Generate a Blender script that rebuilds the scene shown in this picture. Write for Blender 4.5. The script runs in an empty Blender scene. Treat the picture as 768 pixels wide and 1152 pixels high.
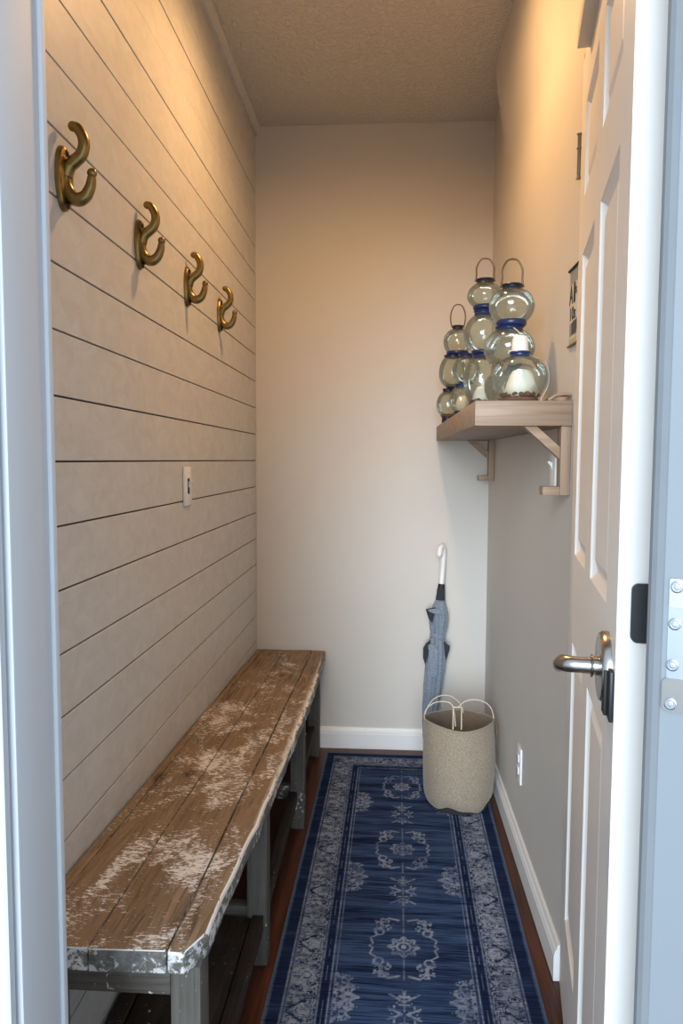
import bpy, bmesh, math, random
import numpy as np
from mathutils import Vector, Matrix
random.seed(7)
PI = math.pi
SC = bpy.context.scene
COL = SC.collection

# ------------------------------------------------------------------ mesh builder
class MB:
    def __init__(self):
        self.v = []; self.f = []; self.m = []; self.s = []
    def add(self, vs, fs, mi=0, smooth=False):
        b = len(self.v)
        self.v += [tuple(p) for p in vs]
        for f in fs:
            self.f.append([b + i for i in f]); self.m.append(mi); self.s.append(smooth)
        return self
    def box(self, x0, x1, y0, y1, z0, z1, mi=0, bev=0.0, fn=None, seg=2, ysub=1):
        bm = bmesh.new()
        bmesh.ops.create_cube(bm, size=1)
        for v in bm.verts:
            v.co = Vector((x0 + (v.co.x + .5) * (x1 - x0), y0 + (v.co.y + .5) * (y1 - y0), z0 + (v.co.z + .5) * (z1 - z0)))
        if ysub > 1:
            es = [e for e in bm.edges if abs(e.verts[0].co.y - e.verts[1].co.y) > 1e-6]
            bmesh.ops.subdivide_edges(bm, edges=es, cuts=ysub - 1, use_grid_fill=True)
        if bev > 0:
            es = [e for e in bm.edges if len(e.link_faces) == 2 and e.calc_face_angle() > .5]
            bmesh.ops.bevel(bm, geom=es, offset=bev, segments=seg, affect='EDGES', profile=.5)
        if fn:
            for v in bm.verts: v.co = Vector(fn(*v.co))
        self.addbm(bm, mi, bev > 0)
        return self
    def addbm(self, bm, mi=0, smooth=False):
        bm.verts.index_update()
        self.add([v.co[:] for v in bm.verts], [[v.index for v in f.verts] for f in bm.faces], mi, smooth)
        bm.free()
    def lathe(self, prof, c=(0, 0, 0), seg=32, mi=0, caps=True, fn=None):
        vs = []; fs = []; n = len(prof)
        for (r, z) in prof:
            for k in range(seg):
                a = 2 * PI * k / seg
                rr = r if fn is None else fn(r, z, a)
                vs.append((c[0] + rr * math.cos(a), c[1] + rr * math.sin(a), c[2] + z))
        for i in range(n - 1):
            for k in range(seg):
                k2 = (k + 1) % seg
                fs.append([i * seg + k, i * seg + k2, (i + 1) * seg + k2, (i + 1) * seg + k])
        if caps:
            fs.append([k for k in range(seg)][::-1]); fs.append([(n - 1) * seg + k for k in range(seg)])
        return self.add(vs, fs, mi, True)
    def tube(self, pts, r, seg=12, mi=0, closed=False, caps=True, sq=None):
        P = [Vector(p) for p in pts]; n = len(P)
        R = r if isinstance(r, (list, tuple)) else [r] * n
        T = []
        for i in range(n):
            if closed: t = P[(i + 1) % n] - P[i - 1]
            else: t = P[min(i + 1, n - 1)] - P[max(i - 1, 0)]
            T.append(t.normalized())
        up = Vector((0, 0, 1)) if abs(T[0].z) < .9 else Vector((1, 0, 0))
        N = (up - T[0] * up.dot(T[0])).normalized()
        vs = []; fs = []
        for i in range(n):
            N = (N - T[i] * N.dot(T[i])).normalized(); B = T[i].cross(N)
            for k in range(seg):
                a = 2 * PI * k / seg
                vs.append(P[i] + (N * math.cos(a) + B * math.sin(a)) * R[i])
        m = n if closed else n - 1
        for i in range(m):
            j = (i + 1) % n
            for k in range(seg):
                k2 = (k + 1) % seg
                fs.append([i * seg + k, i * seg + k2, j * seg + k2, j * seg + k])
        if caps and not closed:
            fs.append([k for k in range(seg)][::-1]); fs.append([(n - 1) * seg + k for k in range(seg)])
        return self.add(vs, fs, mi, True)
    def sphere(self, c, r, mi=0, seg=16, rings=10, sc=(1, 1, 1)):
        vs = [(c[0], c[1], c[2] - r * sc[2])]; fs = []
        for i in range(1, rings):
            t = -PI / 2 + PI * i / rings
            for k in range(seg):
                a = 2 * PI * k / seg
                vs.append((c[0] + r * sc[0] * math.cos(t) * math.cos(a), c[1] + r * sc[1] * math.cos(t) * math.sin(a), c[2] + r * sc[2] * math.sin(t)))
        vs.append((c[0], c[1], c[2] + r * sc[2])); L = len(vs) - 1
        for k in range(seg):
            k2 = (k + 1) % seg
            fs.append([0, 1 + k2, 1 + k]); fs.append([L, L - seg + k, L - seg + k2])
            for i in range(rings - 2):
                fs.append([1 + i * seg + k, 1 + i * seg + k2, 1 + (i + 1) * seg + k2, 1 + (i + 1) * seg + k])
        return self.add(vs, fs, mi, True)
    def prism(self, poly, axis, a, b, mi=0, smooth=False):
        """poly: 2-D outline; extruded along axis (0,1,2) from a to b"""
        def mk(p, t):
            q = list(p); q.insert(axis, t); return tuple(q)
        n = len(poly)
        vs = [mk(p, a) for p in poly] + [mk(p, b) for p in poly]
        fs = [list(range(n))[::-1], list(range(n, 2 * n))]
        for i in range(n):
            j = (i + 1) % n; fs.append([i, j, n + j, n + i])
        return self.add(vs, fs, mi, smooth)
    def map(self, fn):
        self.v = [tuple(fn(*p)) for p in self.v]; return self

def wpos(o):
    p = Vector((0, 0, 0))
    while o is not None: p += Vector(o.location); o = o.parent
    return p

def obj(name, mb, mats, parent=None, local=False, label=None, sharp=40, origin=None):
    me = bpy.data.meshes.new(name)
    off = Vector((0, 0, 0))
    if not local: off = wpos(parent) if parent is not None else Vector((0, 0, 0))
    if origin is not None: off = Vector(origin) if not local else off
    me.from_pydata([tuple(Vector(p) - off) for p in mb.v], [], mb.f)
    me.update()
    bm = bmesh.new(); bm.from_mesh(me)
    bmesh.ops.recalc_face_normals(bm, faces=bm.faces)
    bm.to_mesh(me); bm.free()
    if not isinstance(mats, (list, tuple)): mats = [mats]
    for m in mats: me.materials.append(m)
    me.polygons.foreach_set('material_index', mb.m)
    me.polygons.foreach_set('use_smooth', mb.s)
    if any(mb.s):
        try: me.set_sharp_from_angle(angle=math.radians(sharp))
        except Exception: pass
    o = bpy.data.objects.new(name, me); COL.objects.link(o)
    if parent is not None:
        o.parent = parent
        if origin is not None and not local: o.location = Vector(origin) - wpos(parent)
    elif origin is not None: o.location = origin
    if label: o['label'] = label
    return o

def thing(name, label, cat, loc, group=None, rz=0):
    o = bpy.data.objects.new(name, None); COL.objects.link(o)
    o.empty_display_size = .05
    o.location = loc; o.rotation_euler = (0, 0, rz)
    o['label'] = label; o['category'] = cat
    if group: o['group'] = group
    return o

def tag(o, label, cat, group=None):
    o['label'] = label; o['category'] = cat
    if group: o['group'] = group
    return o

def struct(o, label=None):
    o['kind'] = 'structure'
    if label: o['label'] = label
    return o

def copy_tree(o, parent=None):
    c = o.copy(); COL.objects.link(c); c.parent = parent
    for ch in list(o.children): copy_tree(ch, c)
    return c

# ------------------------------------------------------------------ materials
class NT:
    def __init__(self, name):
        self.mat = bpy.data.materials.new(name); self.mat.use_nodes = True
        self.t = self.mat.node_tree; self.t.nodes.clear()
        self.out = self.n('ShaderNodeOutputMaterial')
    def n(self, typ, **kw):
        x = self.t.nodes.new(typ)
        for k, v in kw.items():
            if k.startswith('i_'):
                key = k[2:]; key = int(key) if key.isdigit() else key
                s = x.inputs[key]
                if isinstance(v, bpy.types.NodeSocket): self.t.links.new(v, s)
                else: s.default_value = v
            else: setattr(x, k, v)
        return x
    def lk(self, a, b): self.t.links.new(a, b)
    def math(self, op, a, b=None, clamp=False):
        x = self.n('ShaderNodeMath', operation=op); x.use_clamp = clamp
        for i, v in enumerate((a, b)):
            if v is None: continue
            if isinstance(v, bpy.types.NodeSocket): self.lk(v, x.inputs[i])
            else: x.inputs[i].default_value = v
        return x.outputs[0]
    def mix(self, fac, a, b, mode='MIX'):
        x = self.n('ShaderNodeMix', data_type='RGBA', blend_type=mode)
        for key, v in ((0, fac), (6, a), (7, b)):
            s = x.inputs[key]
            if isinstance(v, bpy.types.NodeSocket): self.lk(v, s)
            elif key == 0: s.default_value = v
            else: s.default_value = (*v, 1) if len(v) == 3 else v
        return x.outputs[2]
    def ramp(self, fac, lo, hi, a=0., b=1.):
        x = self.n('ShaderNodeMapRange', i_0=fac, i_1=lo, i_2=hi, i_3=a, i_4=b); x.clamp = True
        return x.outputs[0]
    def coord(self, kind='Object', scale=(1, 1, 1), loc=(0, 0, 0)):
        c = self.n('ShaderNodeTexCoord').outputs[kind]
        m = self.n('ShaderNodeMapping'); self.lk(c, m.inputs[0])
        m.inputs['Scale'].default_value = scale; m.inputs['Location'].default_value = loc
        return m.outputs[0]
    def noise(self, vec, scale, detail=3, rough=.5, dist=0):
        x = self.n('ShaderNodeTexNoise'); self.lk(vec, x.inputs['Vector'])
        x.inputs['Scale'].default_value = scale; x.inputs['Detail'].default_value = detail
        x.inputs['Roughness'].default_value = rough; x.inputs['Distortion'].default_value = dist
        return x.outputs[0]
    def bump(self, h, strength=.3, dist=.01):
        b = self.n('ShaderNodeBump'); b.inputs['Strength'].default_value = strength; b.inputs['Distance'].default_value = dist
        self.lk(h, b.inputs['Height']); return b.outputs[0]
    def pbr(self, col, rough=.6, metal=0., normal=None, spec=None, sheen=None):
        p = self.n('ShaderNodeBsdfPrincipled')
        for k, v in (('Base Color', col), ('Roughness', rough), ('Metallic', metal)):
            if isinstance(v, bpy.types.NodeSocket): self.lk(v, p.inputs[k])
            elif k == 'Base Color': p.inputs[k].default_value = (*v, 1)
            else: p.inputs[k].default_value = v
        if spec is not None: p.inputs['Specular IOR Level'].default_value = spec
        if sheen is not None: p.inputs['Sheen Weight'].default_value = sheen
        if normal is not None: self.lk(normal, p.inputs['Normal'])
        self.lk(p.outputs[0], self.out.inputs[0]); return self.mat

def m_plain(name, col, rough=.5, metal=0., vary=.06, scale=25, bump=0., spec=None):
    t = NT(name); v = t.coord()
    f = t.noise(v, scale, 3)
    c = t.mix(f, tuple(x * (1 - vary) for x in col), tuple(min(1, x * (1 + vary)) for x in col))
    nb = t.bump(t.noise(v, scale * 4, 2), bump, .002) if bump else None
    return t.pbr(c, rough, metal, nb, spec)

def m_paint(name, col, rough=.6, bump=.08, scale=220):
    t = NT(name); v = t.coord()
    c = t.mix(t.noise(v, 2.2, 3), tuple(x * .95 for x in col), tuple(x * 1.04 for x in col))
    return t.pbr(c, rough, 0, t.bump(t.noise(v, scale, 2), bump, .002), .3)

def m_ceiling():
    t = NT('textured_ceiling_paint'); v = t.coord()
    n1 = t.noise(v, 55, 4, .6, .6); n2 = t.noise(v, 160, 2)
    h = t.math('ADD', t.ramp(n1, .42, .62), t.math('MULTIPLY', n2, .3))
    c = t.mix(n1, (.58, .55, .50), (.68, .64, .59))
    return t.pbr(c, .85, 0, t.bump(h, .75, .006), .1)

def m_shiplap():
    t = NT('shiplap_paint'); v = t.coord()
    sm = t.noise(t.coord(scale=(1, 5, 9)), 3, 5, .65, .8)
    c = t.mix(t.ramp(sm, .35, .7), (.52, .505, .48), (.60, .585, .56))
    h = t.noise(t.coord(scale=(1, 3, 40)), 12, 4)
    return t.pbr(c, .48, 0, t.bump(h, .07, .003), .35)

def m_floor():
    t = NT('dark_hardwood'); co = t.n('ShaderNodeTexCoord').outputs['Object']
    sx = t.n('ShaderNodeSeparateXYZ'); t.lk(co, sx.inputs[0])
    px = t.math('DIVIDE', sx.outputs[0], .083)
    idx = t.math('FLOOR', px); fr = t.math('FRACT', px)
    wn = t.n('ShaderNodeTexWhiteNoise', noise_dimensions='1D'); t.lk(idx, wn.inputs['W'])
    cb = t.n('ShaderNodeCombineXYZ'); t.lk(t.math('MULTIPLY', sx.outputs[0], 26), cb.inputs[0])
    t.lk(t.math('ADD', t.math('MULTIPLY', sx.outputs[1], 1.4), t.math('MULTIPLY', wn.outputs[0], 17)), cb.inputs[1])
    g = t.noise(cb.outputs[0], 3.2, 5, .6, .5)
    c = t.mix(t.ramp(g, .3, .7), (.020, .006, .0035), (.115, .034, .016))
    c = t.mix(t.math('MULTIPLY', wn.outputs[0], .4), c, (.045, .014, .008))
    gap = t.math('LESS_THAN', t.math('MINIMUM', fr, t.math('SUBTRACT', 1., fr)), .014)
    c = t.mix(gap, c, (.006, .003, .002))
    return t.pbr(c, t.ramp(g, .2, .8, .30, .5), 0, t.bump(g, .12, .002), .4)

def chips(t, ylen, fine=1.0):
    """flaked white paint mask: fine cross-grain flecks, broken up by broad noise"""
    a = t.noise(t.coord(scale=(.55, 1.15, 1)), 150 * fine, 6, .76, .35)
    b = t.noise(t.coord(scale=(1.1, .6, 1)), 9.5, 4, .62, .5)
    return a, b

def m_bench_top():
    t = NT('weathered_bench_wood')
    v = t.coord(scale=(30, 1.6, 30))
    g = t.noise(v, 2.2, 6, .62, 1.1)
    fine = t.noise(t.coord(scale=(220, 5, 220)), 1.5, 4, .6)
    big = t.noise(t.coord(), 3.2, 3, .55, .4)
    c = t.mix(t.ramp(g, .32, .68), (.125, .086, .056), (.330, .240, .160))
    c = t.mix(t.ramp(big, .40, .66), c, (.235, .162, .100))
    c = t.mix(t.math('MULTIPLY', t.ramp(fine, .52, .75), .55), c, (.075, .045, .026))
    # knots
    vo = t.n('ShaderNodeTexVoronoi', feature='F1'); t.lk(t.coord(scale=(5.6, 2.6, 1), loc=(.3, .15, 0)), vo.inputs['Vector'])
    vo.inputs['Scale'].default_value = 1.75; vo.inputs['Randomness'].default_value = 1
    kn = t.ramp(vo.outputs['Distance'], .07, .16, 1, 0)
    c = t.mix(t.math('MULTIPLY', kn, .75), c, (.045, .024, .013))
    crk = t.noise(t.coord(scale=(42, .9, 1)), 1., 3, .5, .3)
    crk = t.ramp(t.math('ABSOLUTE', t.math('SUBTRACT', crk, .5)), .0, .012, 1, 0)
    c = t.mix(t.math('MULTIPLY', crk, t.ramp(big, .45, .6, .75, 0)), c, (.03, .018, .011))
    # flaking white paint, thick along the middle boards and thinner toward the far end
    a, b = chips(t, 1)
    co = t.n('ShaderNodeTexCoord').outputs['Object']
    sp = t.n('ShaderNodeSeparateXYZ'); t.lk(co, sp.inputs[0])
    edge = t.math('ABSOLUTE', t.math('ADD', sp.outputs[0], .155 - .01))      # local x about the board centre
    cen = t.ramp(edge, .02, .15, .03, -.05)
    yfade = t.ramp(sp.outputs[1], .25, 2.0, .035, -.045)
    m = t.math('ADD', t.math('ADD', b, cen), yfade)
    thr = t.ramp(m, .42, .70, .655, .43)
    w = t.ramp(t.math('SUBTRACT', a, thr), -.02, .05)
    fs = t.noise(t.coord(scale=(.6, 1.2, 1)), 260, 4, .7)
    w = t.math('MAXIMUM', w, t.math('MULTIPLY', t.ramp(fs, .57, .63), t.ramp(m, .52, .66, 0, .8)))
    # worn white along the front edge
    fe = t.ramp(sp.outputs[0], -.012, .002)
    fe2 = t.math('MULTIPLY', fe, t.ramp(t.noise(t.coord(scale=(4, 1, 4)), 14, 5, .7), .36, .5))
    w = t.math('MAXIMUM', w, fe2)
    c = t.mix(t.math('MULTIPLY', w, .92), c, (.80, .80, .80))
    h = t.math('ADD', t.math('MULTIPLY', g, .5), t.math('ADD', w, fine))
    return t.pbr(c, .72, 0, t.bump(h, .35, .0025), .25)

def m_grey_wood(name, lo, hi, axis, chip=.12):
    t = NT(name)
    sc = [38, 38, 38]; sc[axis] = 2.4
    g = t.noise(t.coord(scale=tuple(sc)), 1.7, 6, .65, .9)
    c = t.mix(t.ramp(g, .3, .7), lo, hi)
    n = t.noise(t.coord(), 6, 4, .6, .5)
    c = t.mix(t.math('MULTIPLY', t.ramp(n, .5, .72), .45), c, tuple(x * 1.25 for x in hi))
    a = t.noise(t.coord(), 60, 5, .72, .4); b = t.noise(t.coord(), 7, 3)
    w = t.ramp(t.math('ADD', a, t.math('MULTIPLY', b, .5)), .93 - chip, .99 - chip)
    c = t.mix(w, c, (.62, .62, .62))
    return t.pbr(c, .75, 0, t.bump(g, .35, .002), .25)

def m_wood(name, lo, hi, axis, rough=.5):
    t = NT(name)
    sc = [34, 34, 34]; sc[axis] = 1.8
    g = t.noise(t.coord(scale=tuple(sc)), 1.5, 5, .6, .6)
    sc2 = [260, 260, 260]; sc2[axis] = 6
    f = t.noise(t.coord(scale=tuple(sc2)), 1.2, 3, .6)
    c = t.mix(t.ramp(g, .3, .7), lo, hi)
    c = t.mix(t.math('MULTIPLY', t.ramp(f, .55, .78), .4), c, tuple(x * .55 for x in lo))
    return t.pbr(c, rough, 0, t.bump(f, .12, .001), .3)

def m_brass():
    t = NT('antique_brass'); v = t.coord()
    n = t.noise(v, 60, 4, .6)
    c = t.mix(n, (.20, .135, .048), (.34, .25, .105))
    return t.pbr(c, t.ramp(n, .3, .7, .26, .40), 1., t.bump(t.noise(v, 420, 2), .1, .001))

def m_glass():
    t = NT('smoky_green_glass')
    lw = t.n('ShaderNodeLayerWeight', i_Blend=.35)
    n = t.noise(t.coord(), 9, 2)
    core = t.mix(n, (.83, .87, .81), (.88, .91, .86))
    c = t.mix(t.math('POWER', lw.outputs['Facing'], 2.2), core, (.30, .39, .38))
    tr = t.n('ShaderNodeBsdfTransparent'); t.lk(c, tr.inputs[0])
    gl = t.n('ShaderNodeBsdfGlossy', i_Roughness=.03); gl.inputs[0].default_value = (.95, .98, 1, 1)
    df = t.n('ShaderNodeBsdfDiffuse'); df.inputs[0].default_value = (.36, .44, .40, 1)
    mx0 = t.n('ShaderNodeMixShader'); mx0.inputs[0].default_value = .10
    t.lk(tr.outputs[0], mx0.inputs[1]); t.lk(df.outputs[0], mx0.inputs[2])
    fr = t.n('ShaderNodeFresnel', i_IOR=1.5)
    mx = t.n('ShaderNodeMixShader'); t.lk(t.math('ADD', t.math('MULTIPLY', fr.outputs[0], .8), .02), mx.inputs[0])
    t.lk(mx0.outputs[0], mx.inputs[1]); t.lk(gl.outputs[0], mx.inputs[2])
    t.lk(mx.outputs[0], t.out.inputs[0]); return t.mat

def m_fabric(name, lo, hi, scale=420, rough=.9, bump=.35, stretch=(1, 1, 1)):
    t = NT(name); v = t.coord(scale=stretch)
    n1 = t.noise(t.coord(scale=(1, 1, 4)), scale * .5, 2); n2 = t.noise(t.coord(scale=(3, 3, 1)), scale * .5, 2)
    n = t.math('MULTIPLY', t.math('ADD', n1, n2), .5)
    c = t.mix(t.ramp(n, .38, .62), lo, hi)
    return t.pbr(c, rough, 0, t.bump(n, bump, .0015), .15, .2)

def m_rug():
    t = NT('distressed_rug_pile')
    at = t.n('ShaderNodeAttribute', attribute_name='pattern')
    sp = t.n('ShaderNodeSeparateColor'); t.lk(at.outputs['Color'], sp.inputs[0])
    st = t.noise(t.coord(scale=(7, 230, 1)), 1., 4, .62)          # weft streaks
    st2 = t.noise(t.coord(scale=(2, 26, 1)), 1., 3, .6)           # broad bands of worn dye
    pile = t.noise(t.coord(), 620, 2)
    wear = t.noise(t.coord(scale=(1, 1.4, 1)), 75, 4, .7)
    bl = t.mix(t.ramp(t.math('ADD', t.math('MULTIPLY', st, .6), t.math('MULTIPLY', st2, .5)), .45, .64), (.004, .010, .040), (.066, .120, .262))
    nv = t.mix(t.ramp(st, .3, .75), (.004, .008, .030), (.016, .032, .100))
    c = t.mix(sp.outputs[1], bl, nv)
    lt = t.mix(t.ramp(wear, .35, .65), (.24, .33, .49), (.54, .62, .76))
    f = t.math('MULTIPLY', sp.outputs[0], t.ramp(t.math('ADD', wear, t.math('MULTIPLY', st, .45)), .48, .68))
    c = t.mix(f, c, lt)
    c = t.mix(sp.outputs[2], c, t.mix(st, (.045, .09, .2), (.15, .22, .36)))
    c = t.mix(t.ramp(pile, .3, .7, .55, 0), c, (.008, .014, .04))
    return t.pbr(c, .95, 0, t.bump(t.math('ADD', pile, st), .5, .002), .03)

M = {}
M['wall'] = m_paint('greige_wall_paint', (.595, .57, .53))
M['shiplap'] = m_shiplap()
M['groove'] = m_plain('shadow_groove', (.05, .04, .032), .9)
M['ceiling'] = m_ceiling()
M['trim'] = m_paint('white_trim_paint', (.80, .81, .81), .32, .03)
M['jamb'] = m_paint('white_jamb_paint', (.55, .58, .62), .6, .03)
M['door'] = m_paint('white_door_paint', (.83, .82, .80), .38, .04)
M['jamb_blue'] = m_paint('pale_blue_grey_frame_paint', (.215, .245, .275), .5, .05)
M['steel_dull'] = m_plain('dull_steel', (.34, .38, .44), .42, .85, .04, 120)
M['seal'] = m_plain('grey_weather_seal', (.18, .20, .22), .8)
M['floor'] = m_floor()
M['bench_top'] = m_bench_top()
M['bench_edge'] = m_grey_wood('grey_weathered_board_edge', (.080, .078, .072), (.21, .205, .195), 1, .16)
def m_rim():
    t = NT('worn_white_board_rim')
    n = t.noise(t.coord(scale=(6, 1, 6)), 16, 5, .7, .4)
    co = t.n('ShaderNodeTexCoord').outputs['Object']; sp = t.n('ShaderNodeSeparateXYZ'); t.lk(co, sp.inputs[0])
    thr = t.ramp(sp.outputs[1], .5, 1.9, .36, .60)
    w = t.ramp(t.math('SUBTRACT', n, thr), -.02, .05)
    g = t.noise(t.coord(scale=(30, 2, 30)), 2, 5, .6)
    c = t.mix(w, t.mix(g, (.10, .075, .055), (.24, .185, .135)), (.76, .77, .78))
    return t.pbr(c, .7, 0, t.bump(t.math('ADD', w, g), .35, .002), .25)
M['bench_rim'] = m_rim()
M['leg_wood'] = m_grey_wood('grey_weathered_wood_upright', (.058, .053, .046), (.145, .135, .120), 2, .02)
M['apron_wood'] = m_grey_wood('grey_weathered_wood_cross', (.060, .053, .045), (.145, .132, .116), 0, .05)
M['rail_wood'] = m_grey_wood('shade_darkened_brown_rail_wood', (.018, .013, .010), (.060, .044, .033), 1, .0)  # brown wood, colour darkened further to give the shade under the bench
M['shelf_y'] = m_wood('walnut_shelf_wood', (.225, .150, .100), (.375, .272, .195), 0)
M['shelf_z'] = m_wood('walnut_bracket_wood', (.26, .165, .105), (.40, .285, .20), 2)
M['shelf_x'] = m_wood('walnut_bracket_wood_cross', (.26, .165, .105), (.40, .285, .20), 0)
M['brass'] = m_brass()
M['dark_metal'] = m_plain('dark_screw_metal', (.05, .04, .03), .4, .8)
M['plastic'] = m_plain('white_plastic', (.78, .78, .77), .35, 0, .02)
M['slot'] = m_plain('dark_slot', (.03, .03, .03), .7)
M['nickel'] = m_plain('satin_nickel', (.40, .385, .37), .26, 1., .05, 90)
M['steel'] = m_plain('brushed_steel', (.52, .55, .60), .3, 1., .04, 120)
M['black'] = m_plain('black_plastic', (.012, .015, .02), .42, 0, .1)
M['black2'] = m_plain('black_rubber', (.006, .007, .009), .6, 0, .1)
M['hinge'] = m_plain('painted_hinge', (.22, .18, .14), .4, .5)
M['glass'] = m_glass()
M['blue'] = m_plain('navy_enamel', (.011, .024, .092), .3, 0, .25, 60)
M['dark_ring'] = m_plain('dark_blue_metal', (.022, .030, .055), .38, .5, .3, 60)
M['wire'] = m_plain('bronze_wire', (.19, .14, .10), .35, .8)
M['greywire'] = m_plain('grey_wire', (.30, .32, .33), .4, .7)
M['steelwire'] = m_plain('pale_wire', (.55, .55, .52), .35, .7)
M['plaster'] = m_plain('white_plaster', (.92, .90, .87), .85, 0, .10, 40, .5)
M['cream'] = m_plain('cream_candle_wax', (.78, .66, .50), .6, 0, .08, 30)
M['bark'] = m_plain('brown_bark', (.12, .055, .028), .85, 0, .5, 60, .8)
M['capw'] = m_plain('white_ceramic', (.74, .71, .66), .5, 0, .03)
M['basket'] = m_fabric('woven_linen_basket', (.22, .175, .13), (.36, .30, .23), 300)
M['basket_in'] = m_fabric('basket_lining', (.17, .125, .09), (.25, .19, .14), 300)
M['cane'] = m_plain('pale_cane_wire', (.66, .58, .46), .5, 0, .08)
M['shadow_base'] = m_plain('shade_black_basket_base', (.02, .018, .016), .9)  # near-black colour stands for the shade beneath the basket hem
M['umb'] = m_fabric('heather_grey_umbrella_cloth', (.10, .13, .175), (.30, .355, .43), 420, .8, .25)
M['umb_dark'] = m_fabric('dark_umbrella_lining', (.018, .022, .03), (.04, .047, .06), 520, .7, .2)
M['handle_white'] = m_plain('white_umbrella_handle', (.80, .79, .77), .35, 0, .02)
M['paper'] = m_plain('sign_canvas', (.56, .51, .45), .8, 0, .05)
M['sign_grey'] = m_plain('sign_grey_print', (.26, .27, .26), .8, 0, .2, 60)
M['ink'] = m_plain('sign_dark_ink', (.035, .028, .022), .8)
M['sign_pic'] = m_plain('sign_slate_print', (.06, .07, .075), .8, 0, .4, 80)
M['gold'] = m_plain('sign_tan_print', (.42, .35, .22), .8, 0, .1)
M['rug'] = m_rug()
M['rug_edge'] = m_fabric('rug_binding', (.05, .09, .19), (.13, .20, .34), 500)

# ------------------------------------------------------------------ room (metres; x right, y into the room, z up)
XL, XR, YB, ZC = -.573, .434, 3.18, 2.686

mb = MB(); mb.box(-1.6, 1.6, -.25, 3.4, -.08, 0)
struct(obj('floor', mb, M['floor']), 'dark reddish brown hardwood floor')
mb = MB(); mb.box(-1.4, 1.5, .70, 3.4, ZC, ZC + .08)
struct(obj('ceiling', mb, M['ceiling']), 'textured dim grey-tan ceiling')

# shiplap wall: boards with narrow grooves
gz = [.706 - .1137 * k for k in range(1, 7)][::-1] + [.706 + .1137 * k for k in range(0, 18)]
gz = [z for z in gz if .02 < z < ZC - .03]
mb = MB()
lo = 0.0
for i, z in enumerate(gz + [ZC]):
    w = .0036
    if abs(z - 2.298) < .03 or abs(z - 2.525) < .03: w = .0016
    if z == ZC: w = 0
    mb.box(XL - .012, XL + random.uniform(-.0006, .0006), .83, YB + .05, lo, z - w / 2, 0, .0008, None, 1)
    if z != ZC: mb.box(XL - .03, XL - .0055, .83, YB + .05, z - w / 2 - .002, z + w / 2 + .002, 1)
    lo = z + w / 2
mb.box(XL - .10, XL - .011, .72, YB + .1, 0, ZC + .02, 0)
struct(obj('wall_left', mb, [M['shiplap'], M['groove']]), 'painted horizontal shiplap wall')

mb = MB(); mb.box(XL - .1, XR + .3, YB, YB + .10, 0, ZC + .02)
struct(obj('wall_back', mb, M['wall']), 'plain greige end wall')

# right wall: gently bowed inward under the ceiling, straight below; doorway for the closet door
def xr(y, z):
    s = max(0., min(1., (z - 2.30) / (ZC - 2.30))); s = s * s * (3 - 2 * s)
    q = max(0., min(1., (2.98 - y) / .25)); q = q * q * (3 - 2 * q)
    return XR - .060 * s * q
def wallgrid(mb, y0, y1, z0, z1, ny, nz):
    vs = []; fs = []
    for i in range(ny + 1):
        for j in range(nz + 1):
            y = y0 + (y1 - y0) * i / ny; z = z0 + (z1 - z0) * j / nz
            vs.append((xr(y, z), y, z))
    for i in range(ny):
        for j in range(nz):
            a = i * (nz + 1) + j; fs.append([a, a + 1, a + nz + 2, a + nz + 1])
    mb.add(vs, fs, 0, True)
mb = MB()
DY = 1.742
wallgrid(mb, DY, YB + .03, 0, ZC + .01, 44, 60)
wallgrid(mb, .80, DY, 2.185, ZC + .01, 10, 20)
mb.box(XR + .012, XR + .10, DY + .0, YB + .05, 0, ZC + .02)
mb.box(XR + .012, XR + .10, .75, DY, 2.19, ZC + .02)
mb.box(XR - .0, XR + .012, DY, DY + .004, 0, 2.19)
mb.box(XR - .0, XR + .1, .83, DY, 2.175, 2.19)
# unseen walls added behind the ajar door to block sky light
mb.box(1.25, 1.32, .75, 2.0, 0, ZC); mb.box(XR + .1, 1.3, 1.9, 1.97, 0, ZC)
struct(obj('wall_right', mb, M['wall']), 'plain greige side wall with doorway near the front')

# front wall with the doorway the photograph looks through
mb = MB()
JL, JR, Y0, Y1, HZ = -.394, .306, .735, .838, 2.08
mb.box(-1.5, JL - .018, Y0, Y1, 0, ZC + .02); mb.box(JR + .195, 1.5, Y0, Y1, 0, ZC + .02); mb.box(JR + .004, JR + .20, .834, Y1, 0, HZ)
mb.box(JL - .018, JR + .20, Y0, Y1, HZ, ZC + .02)
struct(obj('wall_front', mb, M['wall']), 'front wall around the entrance opening')

# left jamb, stop bead and moulded casing
mb = MB()
mb.box(JL - .02, JL, Y0 + .005, .835, 0, HZ, 0, .002)
mb.box(JL - .01, JL + .0045, .829, .840, 0, HZ, 0, .0012)
cas = [(JL - .006, Y0), (JL - .006, Y0 - .010), (JL - .010, Y0 - .013), (JL - .016, Y0 - .013), (JL - .018, Y0 - .010), (JL - .022, Y0 - .010),
       (JL - .030, Y0 - .016), (JL - .060, Y0 - .020), (JL - .075, Y0 - .020), (JL - .078, Y0)]
mb.prism(cas, 2, 0, HZ + .06)
o = struct(obj('trim_1', mb, M['jamb']), 'white left door jamb with moulded casing')
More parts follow.
